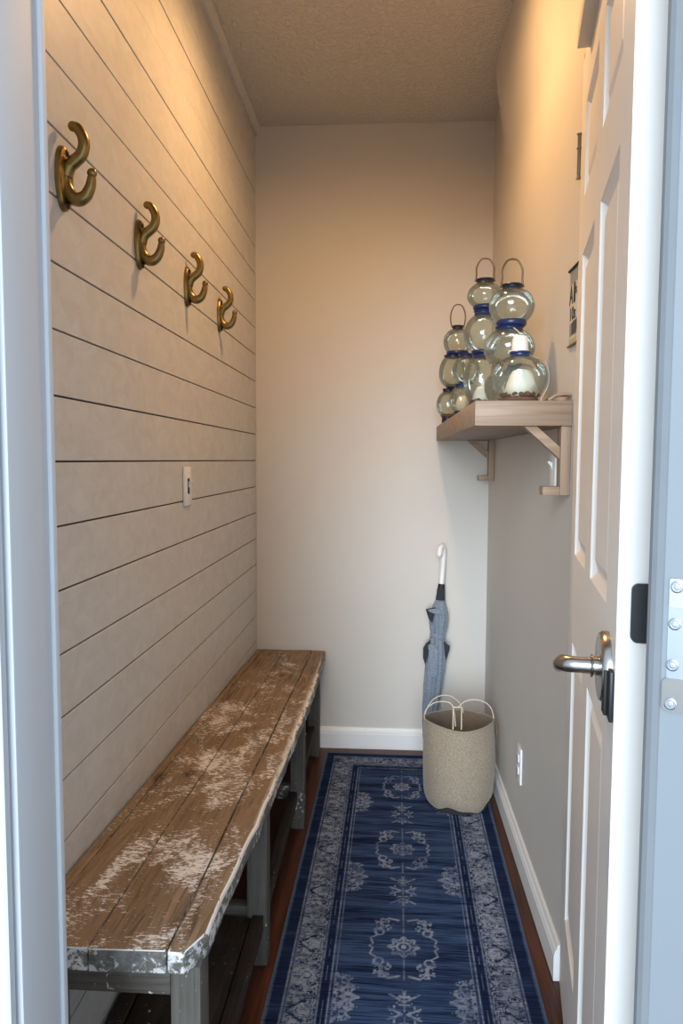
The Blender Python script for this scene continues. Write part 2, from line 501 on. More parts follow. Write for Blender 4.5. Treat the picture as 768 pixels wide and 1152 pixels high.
# right jamb: frame face turned toward the entrance, weather seal, strike plates
JD = Vector((.894, -.447, 0)); JN = Vector((-.447, -.894, 0)); JO = Vector((JR, .830, 0))
def jmap(u, w, z): return tuple(JO + JD * u + JN * w + Vector((0, 0, z)))
mb = MB(); q = JO + JD * .22
mb.prism([(JR, .83), (q.x, q.y), (q.x, .835), (JR, .835)], 2, 0, HZ)
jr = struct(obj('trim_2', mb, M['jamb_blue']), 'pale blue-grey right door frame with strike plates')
mb = MB()
mb.prism([(JR + .004, .829), (JR + .0005, .8275), (JR - .005, .831), (JR - .0088, .836), (JR - .0098, .842), (JR - .007, .847), (JR + .004, .848)], 2, 0, HZ)
obj('weather_seal', mb, M['seal'], jr, label='grey weather seal strip')
def rrect(u0, u1, z0, z1, r, n=5):
    pts = []
    for cu, cz, a0 in ((u1 - r, z1 - r, 0), (u0 + r, z1 - r, PI / 2), (u0 + r, z0 + r, PI), (u1 - r, z0 + r, 1.5 * PI)):
        for k in range(n + 1):
            a = a0 + PI / 2 * k / n; pts.append((cu + r * math.cos(a), cz + r * math.sin(a)))
    return pts
def jplate(u0, u1, z0, z1, r, w0, w1):
    p = MB(); p.prism([(u, z) for u, z in rrect(u0, u1, z0, z1, r)], 1, w0, w1); return p.map(jmap)
st = obj('strike_plate', jplate(.0085, .060, 1.002, 1.150, .003, -.001, .0012), M['steel_dull'], jr, label='long steel strike plate with round screws')
obj('strike_insert', jplate(.0090, .058, 1.1185, 1.1505, .002, .001, .0030), M['steel'], st)
obj('strike_insert', jplate(.0045, .056, 1.0005, 1.0385, .006, .001, .0030), M['nickel'], st)
for (uu, zz, w0) in ((.0165, 1.1415, .003), (.0155, 1.0995, .0012), (.0145, 1.0530, .0012), (.0140, 1.0095, .003)):
    p = MB()
    p.lathe([(.0070, 0), (.0066, .0014), (.0056, .0018), (.0050, .0010), (.0040, .0010), (.0034, .0018), (.0016, .0020), (.0012, .0006), (.0001, .0005)], (0, 0, 0), 24, 0, False)
    p.v = [jmap(uu + x, w0 + z, zz + y) for (x, y, z) in p.v]
    obj('screw', p, M['steel'], st)
# trim along the ceiling on the shiplap side
mb = MB(); mb.prism([(XL - .005, ZC), (XL + .022, ZC), (XL + .022, ZC - .012), (XL + .009, ZC - .030), (XL + .009, ZC - .040), (XL - .005, ZC - .040)], 1, .83, YB)
struct(obj('trim_3', mb, M['shiplap']), 'thin painted trim strip between shiplap and ceiling')

def base_profile(h=.093, t=.016):
    return [(0, 0), (t, 0), (t, h * .70), (t * .86, h * .74), (t * .86, h * .80), (t * .55, h * .88), (t * .45, h * .97), (t * .3, h), (0, h)]
pr = base_profile()
mb = MB(); mb.prism([(YB - d, z) for d, z in pr], 0, XL, XR)
struct(obj('baseboard_back', mb, M['trim']), 'white moulded baseboard on the end wall')
mb = MB(); mb.prism([(XR - d, z) for d, z in pr], 1, DY + .005, YB)
struct(obj('baseboard_right', mb, M['trim']), 'white moulded baseboard on the right wall')
mb = MB(); mb.prism([(XL + d, z) for d, z in pr], 1, .84, YB)
struct(obj('baseboard_left', mb, M['trim']), 'white moulded baseboard under the bench')

# ------------------------------------------------------------------ closet door, ajar (built flat: u from hinge to latch, w toward corridor)
ANG = math.radians(9.6)
DW, DT, DZ0, DZ1 = .787, .044, .012, 2.165
door = bpy.data.objects.new('door_1', None); COL.objects.link(door)
door.location = (XR - .004, 1.735, 0); struct(door, 'white six-panel door standing ajar at the right')
# local axes of the door: u along the leaf, w out of the corridor-side face, z up
ux, uy = -math.sin(ANG), -math.cos(ANG); wx, wy = -math.cos(ANG), math.sin(ANG)
def dmap(u, w, z): return (u * ux + w * wx, u * uy + w * wy, z)
cols = [(.110, .347), (.443, .677)]
rows = [(.235, .880), (1.074, 1.718), (1.838, 2.035)]
us = sorted([0, DW] + [a for c in cols for a in c]); zs = sorted([DZ0, DZ1] + [a for r in rows for a in r])
def panel_face(mb, side):
    w0 = 0 if side > 0 else -DT
    def P(u, z, d): return (u, w0 - d * side, z)
    for i in range(len(us) - 1):
        for j in range(len(zs) - 1):
            a0, a1, b0, b1 = us[i], us[i + 1], zs[j], zs[j + 1]
            if (a0, a1) in cols and (b0, b1) in rows:
                rings = [(0, 0), (.003, .0035), (.010, .0085), (.015, .011), (.020, .011), (.036, .0045), (.040, .0035)]
                R = []
                for ins, d in rings:
                    R.append([P(a0 + ins, b0 + ins, d), P(a1 - ins, b0 + ins, d), P(a1 - ins, b1 - ins, d), P(a0 + ins, b1 - ins, d)])
                vs = [p for r in R for p in r]; fs = []
                for k in range(len(R) - 1):
                    for q in range(4):
                        q2 = (q + 1) % 4; fs.append([k * 4 + q, k * 4 + q2, k * 4 + 4 + q2, k * 4 + 4 + q])
                fs.append([len(vs) - 4 + q for q in range(4)])
                mb.add(vs, fs)
            else: mb.add([P(a0, b0, 0), P(a1, b0, 0), P(a1, b1, 0), P(a0, b1, 0)], [[0, 1, 2, 3]])
mb = MB(); panel_face(mb, 1); panel_face(mb, -1)
for (a, b) in (((0, DZ0), (DW, DZ0)), ((DW, DZ0), (DW, DZ1)), ((DW, DZ1), (0, DZ1)), ((0, DZ1), (0, DZ0))):
    mb.add([(a[0], 0, a[1]), (b[0], 0, b[1]), (b[0], -DT, b[1]), (a[0], -DT, a[1])], [[0, 1, 2, 3]])
mb.map(dmap)
bm = bmesh.new()
vv = [bm.verts.new(p) for p in mb.v]
for f in mb.f:
    bm.faces.new([vv[i] for i in f])
bmesh.ops.remove_doubles(bm, verts=bm.verts, dist=1e-5)
es = [e for e in bm.edges if len(e.link_faces) == 2 and e.calc_face_angle() > 1.3 ]
mb2 = MB(); mb2.addbm(bm)
obj('door_leaf', mb2, M['door'], door, local=True)
# lever handle
U, Z = .715, .992
hnd = MB(); hnd.lathe([(.0495, 0), (.0495, .008), (.046, .0125), (.040, .0135), (.0, .0135)], seg=48, caps=False)
hnd.v = [dmap(U + x, z, Z + y) for (x, y, z) in hnd.v]
hr = obj('lever_handle', hnd, M['nickel'], door, local=True, label='satin nickel lever with round rose')
lv = MB()
R = [(.013, .012), (.013, .020), (.016, .021), (.0165, .023), (.012, .024), (.0115, .034)]
lv.lathe(R, seg=24, caps=False)
lv.v = [dmap(U + x, z, Z + y) for (x, y, z) in lv.v]
pts = [(U, .030, 0), (U, .044, 0), (U - .002, .054, 0), (U - .009, .060, -.001), (U - .022, .062, -.005), (U - .050, .062, -.014), (U - .075, .060, -.024), (U - .086, .056, -.029)]
lv.tube([dmap(u, w, Z + z) for u, w, z in pts], [.0115, .0115, .0120, .0118, .0110, .0100, .0090, .0065], 16)
obj('lever', lv, M['nickel'], hr, local=True)
# black latch guard on the leaf edge, black sensor on the face, hinge, closer bar
g = MB()
pts = [(-.0475, 1.123), (-.0475, 1.046)]
for cz, a0 in ((1.046 + .009, 1.5 * PI), (1.123 - .009, 0)):
    for k in range(7):
        a = a0 + PI / 2 * k / 6; pts.append((-.0165 - .009 + .009 * math.cos(a), cz + .009 * math.sin(a)))
g.prism(pts, 0, 0, .0065)
g.v = [dmap(DW - .0005 + x, y, z) for (x, y, z) in g.v]
lg = obj('latch_guard', g, M['black'], door, local=True, label='black rounded latch guard on the door edge')
g = MB(); g.box(.001, .0085, -.0505, -.0440, 1.0455, 1.1235, 0, .002)
g.v = [dmap(DW - .0005 + x, y, z) for (x, y, z) in g.v]
obj('guard_lip', g, M['black2'], lg, local=True)
g = MB(); g.box(.748, .784, 0, .006, .935, 1.003, 0, .002); g.map(dmap)
sn = obj('door_sensor', g, M['black'], door, local=True, label='small black sensor box under the lever')
g = MB(); g.box(.744, .766, .0055, .011, .938, 1.000, 0, .002); g.map(dmap)
obj('sensor_cover', g, M['black2'], sn, local=True)
g = MB(); g.tube([(0, 0, 1.925), (0, 0, 2.017)], .0040, 10); g.tube([(0, 0, 1.917), (0, 0, 1.925)], [.006, .0035], 10)
g.tube([(0, 0, 1.983), (0, 0, 1.9845)], .0062, 10); g.tube([(0, 0, 2.015), (0, 0, 2.0165)], .0062, 10)
g.v = [(x - .004, y + .004, z) for x, y, z in g.v]
obj('hinge', g, M['hinge'], door, local=True, label='thin dark hinge pin')
g = MB(); g.box(.165, .56, -.001, .026, 2.114, 2.158, 0, .0015); g.map(dmap)
obj('door_closer', g, M['wall'], door, local=True, label='tan closer bar along the top of the door')

# ------------------------------------------------------------------ coat hooks
def catmull(P, n=8):
    P = [Vector(p) for p in P]; out = []
    for i in range(len(P) - 1):
        a = P[max(i - 1, 0)]; b = P[i]; c = P[i + 1]; d = P[min(i + 2, len(P) - 1)]
        for k in range(n):
            t = k / n
            out.append(.5 * ((2 * b) + (c - a) * t + (2 * a - 5 * b + 4 * c - d) * t * t + (3 * b - a - 3 * c + d) * t ** 3))
    out.append(P[-1]); return out
def make_hook(label):
    r = thing('coat_hook', label, 'hook', (XL, 1.285, 1.768), 'brass coat hooks on the shiplap wall')
    # oval back plate, its axis along +x
    p = MB(); prof = [(1, 0), (1, .005), (.94, .009), (.80, .0105), (0, .0115)]
    vs = []; fs = []; n = 40
    for s, h in prof:
        for k in range(n):
            a = 2 * PI * k / n; vs.append((h, s * .029 * math.cos(a), s * .056 * math.sin(a)))
    for i in range(len(prof) - 1):
        for k in range(n): fs.append([i * n + k, i * n + (k + 1) % n, (i + 1) * n + (k + 1) % n, (i + 1) * n + k])
    p.add(vs, fs, 0, True)
    obj('back_plate', p, M['brass'], r, local=True)
    # double prong in the x-z plane
    up = catmull([(.007, 0, .004), (.013, 0, .020), (.026, 0, .031), (.036, 0, .040), (.041, 0, .055), (.039, 0, .070), (.030, 0, .085), (.022, 0, .088)], 6)
    k = len(up); rad = [.0125 - .0042 * i / (k - 1) for i in range(k)]
    h = MB(); h.tube(up, rad, 14); h.sphere(up[-1], .0088)
    dn = catmull([(.009, 0, .026), (.006, 0, .008), (.007, 0, -.012), (.015, 0, -.028), (.028, 0, -.036), (.042, 0, -.030), (.051, 0, -.014), (.054, 0, .002)], 6)
    k = len(dn); rad = [.0108 + .0012 * math.sin(PI * i / (k - 1)) - .0035 * max(0, i / (k - 1) - .6) / .4 for i in range(k)]
    h.tube(dn, rad, 14)
    h.sphere((.0545, 0, .0085), .0085)
    obj('double_prong', h, M['brass'], r, local=True)
    for z in (.043, -.046):
        s = MB(); s.sphere((.0105, 0, z), .0060, sc=(.5, 1, 1)); 
        obj('screw', s, M['dark_metal'], r, local=True)
    return r
HL = ['antique brass double coat hook nearest the doorway, largest of the four',
      'antique brass double coat hook second from the doorway on the shiplap',
      'antique brass double coat hook third from the doorway on the shiplap',
      'antique brass double coat hook nearest the end wall, above the switch']
h0 = make_hook(HL[0])
for i, y in enumerate((1.68, 2.08, 2.48)):
    c = copy_tree(h0); c.location = (XL, y, 1.768 - .002 * i); c['label'] = HL[i + 1]

# ------------------------------------------------------------------ switches and outlet
def yz_box(mb, x0, x1, y0, y1, z0, z1, bev=.0015): return mb.box(x0, x1, y0, y1, z0, z1, 0, bev)
sw = thing('light_switch', 'white toggle light switch on the left shiplap wall', 'light switch', (XL, 2.058, 1.203))
m = MB(); yz_box(m, 0, .0065, -.036, .036, -.055, .055, .002); obj('switch_plate', m, M['plastic'], sw, local=True)
m = MB(); yz_box(m, .006, .0075, -.010, .010, -.022, .022, .0005); obj('toggle_frame', m, M['slot'], sw, local=True)
m = MB(); m.prism([(.006, -.010), (.009, .002), (.018, .013), (.016, .017), (.006, .012)], 1, -.0048, .0048); obj('toggle', m, M['plastic'], sw, local=True)
for z in (.04, -.04):
    m = MB(); m.sphere((.0065, 0, z), .003, sc=(.4, 1, 1)); obj('screw', m, M['plastic'], sw, local=True)
sw = thing('light_switch', 'white light switch plate on the right wall behind the near shelf bracket', 'light switch', (XR, 1.945, 1.262))
m = MB(); yz_box(m, -.0065, 0, -.036, .036, -.055, .055, .002); obj('switch_plate', m, M['plastic'], sw, local=True)
m = MB(); m.prism([(-.006, -.010), (-.009, .002), (-.018, .013), (-.016, .017), (-.006, .012)], 1, -.0048, .0048); obj('toggle', m, M['plastic'], sw, local=True)
ou = thing('wall_outlet', 'white duplex outlet low on the right wall beside the basket', 'outlet', (XR, 2.325, .307))
m = MB(); yz_box(m, -.006, 0, -.036, .036, -.058, .058, .002); obj('outlet_plate', m, M['plastic'], ou, local=True)
for z in (.020, -.020):
    m = MB(); m.box(-.0095, -.005, -.016, .016, z - .013, z + .013, 0, .003); rc = obj('receptacle', m, M['plastic'], ou, local=True)
    m = MB(); m.box(-.0100, -.0093, -.007, -.005, z - .003, z + .007); m.box(-.0100, -.0093, .005, .007, z - .003, z + .006); m.box(-.0100, -.0093, -.002, .002, z - .010, z - .006)
    obj('slot', m, M['slot'], rc, local=True)

# ------------------------------------------------------------------ bench (rustic, top rising slightly toward the door)
BX = -.262; BY0, BY1 = 1.027, 3.165
bench = thing('wooden_bench', 'long rustic wooden bench with flaking white paint along the shiplap wall', 'bench', (BX, BY0, 0))
def zt(y): return .440 + (3.17 - y) * .0485
def bow(y): return .004 * math.sin(y * 3.1) + .010 * math.sin(PI * (y - BY0) / (BY1 - BY0))
plk = [(-.568, -.547), (-.5455, -.4475), (-.4455, -.3265), (-.3245, BX)]
for i, (a, b) in enumerate(plk):
    m = MB()
    m.box(a, b, BY0 + random.uniform(0, .004), BY1 - random.uniform(0, .004), -.038, 0, 0, .0025 if i < 3 else .006, None, 2, 40)
    last = (i == 3)
    def fn(x, y, z, a=a, b=b, last=last):
        q = (x - a) / (b - a)
        if last:
            x += bow(y) * q + (-.004 * abs(math.sin(y * 17.3)) * q if q > .8 else 0)
            e = max(0, (BY0 + .05 - y)) * q            # worn, cut corner
            x -= e * .40 * q + .013 * q * max(0, 1 - (y - BY0) / .45)
        w = .0015 * math.sin(y * 9 + x * 40)
        return (x, y, z + zt(y) + w)
    m.map(fn)
    sb = obj('seat_board', m, [M['bench_top'], M['bench_edge'], M['bench_rim']], bench)
    for p in sb.data.polygons:
        if p.normal.z < .25: p.material_index = 1
        elif p.normal.z < .93 and ((i == 3 and p.normal.x > .2) or p.normal.y < -.2): p.material_index = 2
legs = [(-.326, -.279, 1.05), (-.344, -.293, 1.75), (-.326, -.278, 2.44), (-.335, -.285, 3.06)]
for i, (a, b, y) in enumerate(legs):
    for (xa, xb) in ((a, b), (-.556, -.508)):
        m = MB(); m.box(xa, xb, y, y + .052, 0, zt(y) - .038, 0, .0025)
        obj('leg', m, M['leg_wood'], bench)
# aprons
for (xa, xb) in ((-.318, -.296), (-.556, -.536)):
    for i in range(3):
        y0 = legs[i][2] + .053; y1 = legs[i + 1][2] - .001
        m = MB(); m.box(xa, xb, y0, y1, -.098, -.0385, 0, .002, None, 2, 8); m.map(lambda x, y, z: (x, y, z + zt(y)))
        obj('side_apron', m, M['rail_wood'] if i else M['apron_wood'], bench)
for i, (a, b, y) in enumerate(legs):
    m = MB(); m.box(-.507, a - .001, y + .004, y + .026, zt(y) - .088, zt(y) - .0395, 0, .002)
    obj('end_apron', m, M['apron_wood'], bench)
# low cross rails, long rails and the low boards
for i, (a, b, y) in enumerate(legs):
    m = MB(); m.box(-.507, a - .001, y + .012, y + .040, .100, .150, 0, .002)
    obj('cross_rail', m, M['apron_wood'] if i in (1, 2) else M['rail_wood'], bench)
for i in range(3):
    y0 = legs[i][2] + .053; y1 = legs[i + 1][2] - .001
    for (xa, xb) in ((-.330, -.302), (-.556, -.530)):
        m = MB(); m.box(xa, xb, y0, y1, .095, .135, 0, .002)
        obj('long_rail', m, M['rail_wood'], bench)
for (xa, xb) in ((-.526, -.432), (-.428, -.334)):
    m = MB(); m.box(xa, xb, legs[0][2] + .054, legs[1][2] - .002, .108, .128, 0, .002)
    obj('low_shelf_board', m, M['rail_wood'], bench)

# ------------------------------------------------------------------ rug (pattern painted per vertex by code, woven look from nodes)
RW, RY0, RY1 = .648, 1.16, 3.09
NX = 258
ys = np.concatenate([np.arange(RY0, 1.42, .006), np.arange(1.42, RY1 + .0001, .0026)])
xs = np.linspace(-RW / 2, RW / 2, NX + 1)
X, Y = np.meshgrid(xs, ys); NYV = len(ys)
rs = np.random.RandomState(3)
def vnoise(a, b, seed):
    """bilinear value noise on arrays a, b"""
    tb = np.random.RandomState(seed).rand(64, 64)
    ia = np.floor(a).astype(int); ib = np.floor(b).astype(int); fa = a - ia; fb = b - ib
    fa = fa * fa * (3 - 2 * fa); fb = fb * fb * (3 - 2 * fb)
    g = lambda i, j: tb[i % 64, j % 64]
    return (g(ia, ib) * (1 - fa) + g(ia + 1, ib) * fa) * (1 - fb) + (g(ia, ib + 1) * (1 - fa) + g(ia + 1, ib + 1) * fa) * fb
def line(d, w): return np.clip(1.3 - np.abs(d) / w, 0, 1)
def seg(px, py, ax, ay, bx, by):
    dx, dy = bx - ax, by - ay; t = np.clip(((px - ax) * dx + (py - ay) * dy) / (dx * dx + dy * dy + 1e-12), 0, 1)
    return np.hypot(px - ax - t * dx, py - ay - t * dy)
L = np.zeros_like(X); NV = np.zeros_like(X); ED = np.zeros_like(X)
dE = np.minimum(RW / 2 - np.abs(X), np.minimum(RY1 - Y, Y - RY0))     # distance to the nearest edge
side = (RW / 2 - np.abs(X)) < np.minimum(RY1 - Y, Y - RY0)
along = np.where(side, Y, X)
ED = np.maximum(ED, np.clip(1.5 - dE / .006, 0, 1))
NV = np.maximum(NV, ((dE > .008) & (dE < .036)) * .85)
L = np.maximum(L, line(dE - .040, .0022) * .75)
L = np.maximum(L, line(dE - .047, .0016) * .5)
# ornament band: mirrored tiles of contour lace
bt = (dE - .050) / .068
tile = .118
tl = np.abs(((along / tile) % 1) - .5) * 2
idx = np.floor(along / tile)
inb = (bt > 0) & (bt < 1)
n1 = vnoise(tl * 4.2 + 7 * (idx % 2), bt * 4.0 + 31 * (idx % 2), 11); n2 = vnoise(tl * 9 + 3, bt * 9 + 5 * (idx % 2), 12)
lace = np.maximum(line(n1 - .5, .075), .8 * line(n2 - .52, .09))
lace = np.maximum(lace, ((n1 > .68) | (n1 < .22)) * .8)
rr = np.hypot((tl) * tile / 2, (bt - .5) * .068)
lace = np.maximum(lace, line(rr - .016, .003)); lace = np.maximum(lace, line(rr - .007, .003))
L = np.maximum(L, inb * lace * .9)
NV = np.maximum(NV, inb * .75)
L = np.maximum(L, line(dE - .121, .0018) * .6)
NV = np.maximum(NV, ((dE > .124) & (dE < .142)) * .95)
L = np.maximum(L, line(dE - .133, .0014) * .35 * (vnoise(along * 50, dE * 0 + 1, 5) > .4))
L = np.maximum(L, line(dE - .146, .0018) * .75); L = np.maximum(L, line(dE - .155, .0014) * .6)
fld = dE > .158
# pendant cartouches along the inner border
for yc in (2.64, 2.15, 1.645, 1.15):
    for s in (-1, 1):
        ex = (RW / 2 - s * X - .158); ey = (Y - yc)
        prof = .052 * np.sqrt(np.clip(1 - (ey / .085) ** 2, 0, 1)) + .010 * np.cos(ey * 190)
        ins = (ex > -.004) & (ex < prof) & (np.abs(ey) < .088)
        q = vnoise(ex * 190, np.abs(ey) * 190, 21); q2 = vnoise(ex * 95, np.abs(ey) * 95, 22)
        L = np.maximum(L, ins * np.maximum((q > .46) * .7, line(q2 - .5, .12)) * .95)
# centre medallions
def flower(cx, cy, r):
    px, py = X - cx, Y - cy; rho = np.hypot(px, py); th = np.arctan2(py, px)
    f = line(rho - r * (1 + .16 * np.cos(8 * th)), .0042)
    f = np.maximum(f, line(rho - r * .52, .0036)); f = np.maximum(f, (rho < r * .22) * 1.)
    return np.maximum(f, (rho < r) * (np.cos(8 * th) > .55) * (rho > r * .6) * .8)
def brackets(cx, cy, k):
    px, py = np.abs(X - cx), np.abs(Y - cy)
    f = np.zeros_like(X)
    P = [(.035, .105), (.052, .088), (.048, .070), (.070, .062), (.062, .040), (.078, .028), (.072, .008), (.080, 0)]
    P = [(a * k, b * k) for a, b in P]
    for (a, b), (c, d) in zip(P[:-1], P[1:]): f = np.maximum(f, line(seg(px, py, a, b, c, d), .0026))
    f = np.maximum(f, line(seg(px, py, .012 * k, .098 * k, .035 * k, .105 * k), .004))
    f = np.maximum(f, line(np.hypot(px - .058 * k, py - .052 * k) - .011 * k, .0028))
    q = vnoise(px * 150, py * 150, 33)
    halo = (np.hypot(px - .050 * k, py - .078 * k) < .026 * k) & (q > .56)
    return np.maximum(f * .95, halo * .8)
def spray(cx, cy, k):
    px, py = np.abs(X - cx), np.abs(Y - cy); q = vnoise(px * 170 + 9, py * 170, 44)
    ins = (px / (.032 * k)) + (py / (.070 * k)) < 1
    f = ins * (q > .55) * .85
    f = np.maximum(f, line(seg(px, py, 0, .03 * k, .028 * k, .05 * k), .003)); f = np.maximum(f, line(seg(px, py, .006, 0, .03 * k, .014 * k), .003))
    return f
for cy, k in ((2.776, .92), (2.318, 1.1), (1.834, 1.12), (1.36, 1.1)):
    L = np.maximum(L, fld * flower(0, cy, .030 * k)); L = np.maximum(L, fld * brackets(0, cy, k))
for cy in (2.555, 2.085, 1.60, 1.14):
    L = np.maximum(L, fld * spray(0, cy, 1.25))
stem = line(X, .0022) * (vnoise(X * 0 + 2, Y * 60, 8) > .35) * fld * .6
L = np.maximum(L, stem)
# distress
wear = vnoise(X * 22, Y * 26, 50) * .6 + vnoise(X * 60, Y * 70, 51) * .4
L = L * np.clip(.45 + 1.8 * (wear - .25), .45, 1) * np.where(fld, .82, 1)
NV = NV * np.clip(.6 + .8 * (vnoise(X * 30, Y * 60, 52)), 0, 1)
rug = thing('runner_rug', 'faded navy blue oriental runner rug on the wood floor', 'rug', (.0555, 2.03, 0), rz=math.radians(-.8))
zt_r = .0095
cnt = (NX + 1) * NYV
co = np.zeros((cnt, 3)); co[:, 0] = X.ravel(); co[:, 1] = (Y - 2.03).ravel(); co[:, 2] = zt_r
i0 = (np.arange(NYV - 1)[:, None] * (NX + 1) + np.arange(NX)[None, :]).ravel()
quads = np.stack([i0, i0 + 1, i0 + NX + 2, i0 + NX + 1], 1)
me = bpy.data.meshes.new('pile')
me.vertices.add(cnt); me.vertices.foreach_set('co', co.ravel())
me.loops.add(len(quads) * 4); me.loops.foreach_set('vertex_index', quads.ravel())
me.polygons.add(len(quads)); me.polygons.foreach_set('loop_start', np.arange(len(quads)) * 4)
me.update(calc_edges=True)
at = me.attributes.new('pattern', 'FLOAT_COLOR', 'POINT')
at.data.foreach_set('color', np.stack([L.ravel(), NV.ravel(), ED.ravel(), np.ones(cnt)], 1).ravel().astype(np.float32))
me.materials.append(M['rug'])
ro = bpy.data.objects.new('pile', me); COL.objects.link(ro); ro.parent = rug
m = MB(); h = RW / 2 + .0015
m.box(-h, h, RY0 - 2.03 - .0015, RY1 - 2.03 + .0015, .0005, zt_r - .0006, 0, .003)
obj('backing', m, M['rug_edge'], rug, local=True)

# ------------------------------------------------------------------ wall shelf on two brackets
SX, SY0, SY1, SZ0, SZ1 = .206, 1.765, 3.150, 1.362, 1.421
shelf = thing('wall_shelf', 'thick brown wooden shelf on two brackets holding the glass jars', 'shelf', (XR, SY0, SZ0))
m = MB(); m.box(SX, XR - .001, SY0, SY1, SZ0, SZ1, 0, .0012)
obj('shelf_board', m, M['shelf_y'], shelf)
for y in (1.772, 3.015):
    m = MB(); m.box(XR - .024, XR - .001, y, y + .040, 1.197, SZ0, 0, .001)
    br = obj('bracket', m, M['shelf_z'], shelf)
    m = MB(); m.box(XR - .064, XR - .0245, y, y + .040, 1.197, 1.218, 0, .001); obj('foot', m, M['shelf_x'], br)
    m = MB(); m.prism([(XR - .110, SZ0 - .0005), (XR - .080, SZ0 - .0005), (XR - .0245, SZ0 - .050), (XR - .0245, SZ0 - .078)], 1, y + .008, y + .032)
    obj('brace', m, M['shelf_x'], br)

# small curved wooden board lying at the wall end of the shelf
m = MB()
pl = [(0, .0), (.022, .010), (.050, .013), (.072, .013), (.072, .018), (.050, .019), (.020, .016), (-.004, .004)]
m.prism([(XR - .054 + a * .72, SZ1 + .0005 + b) for a, b in pl], 1, SY0 + .010, SY0 + .060)
tag(obj('wooden_board', m, M['shelf_x'], origin=(XR - .04, SY0 + .05, SZ1)), 'thin curved wooden board lying at the wall end of the shelf', 'board')

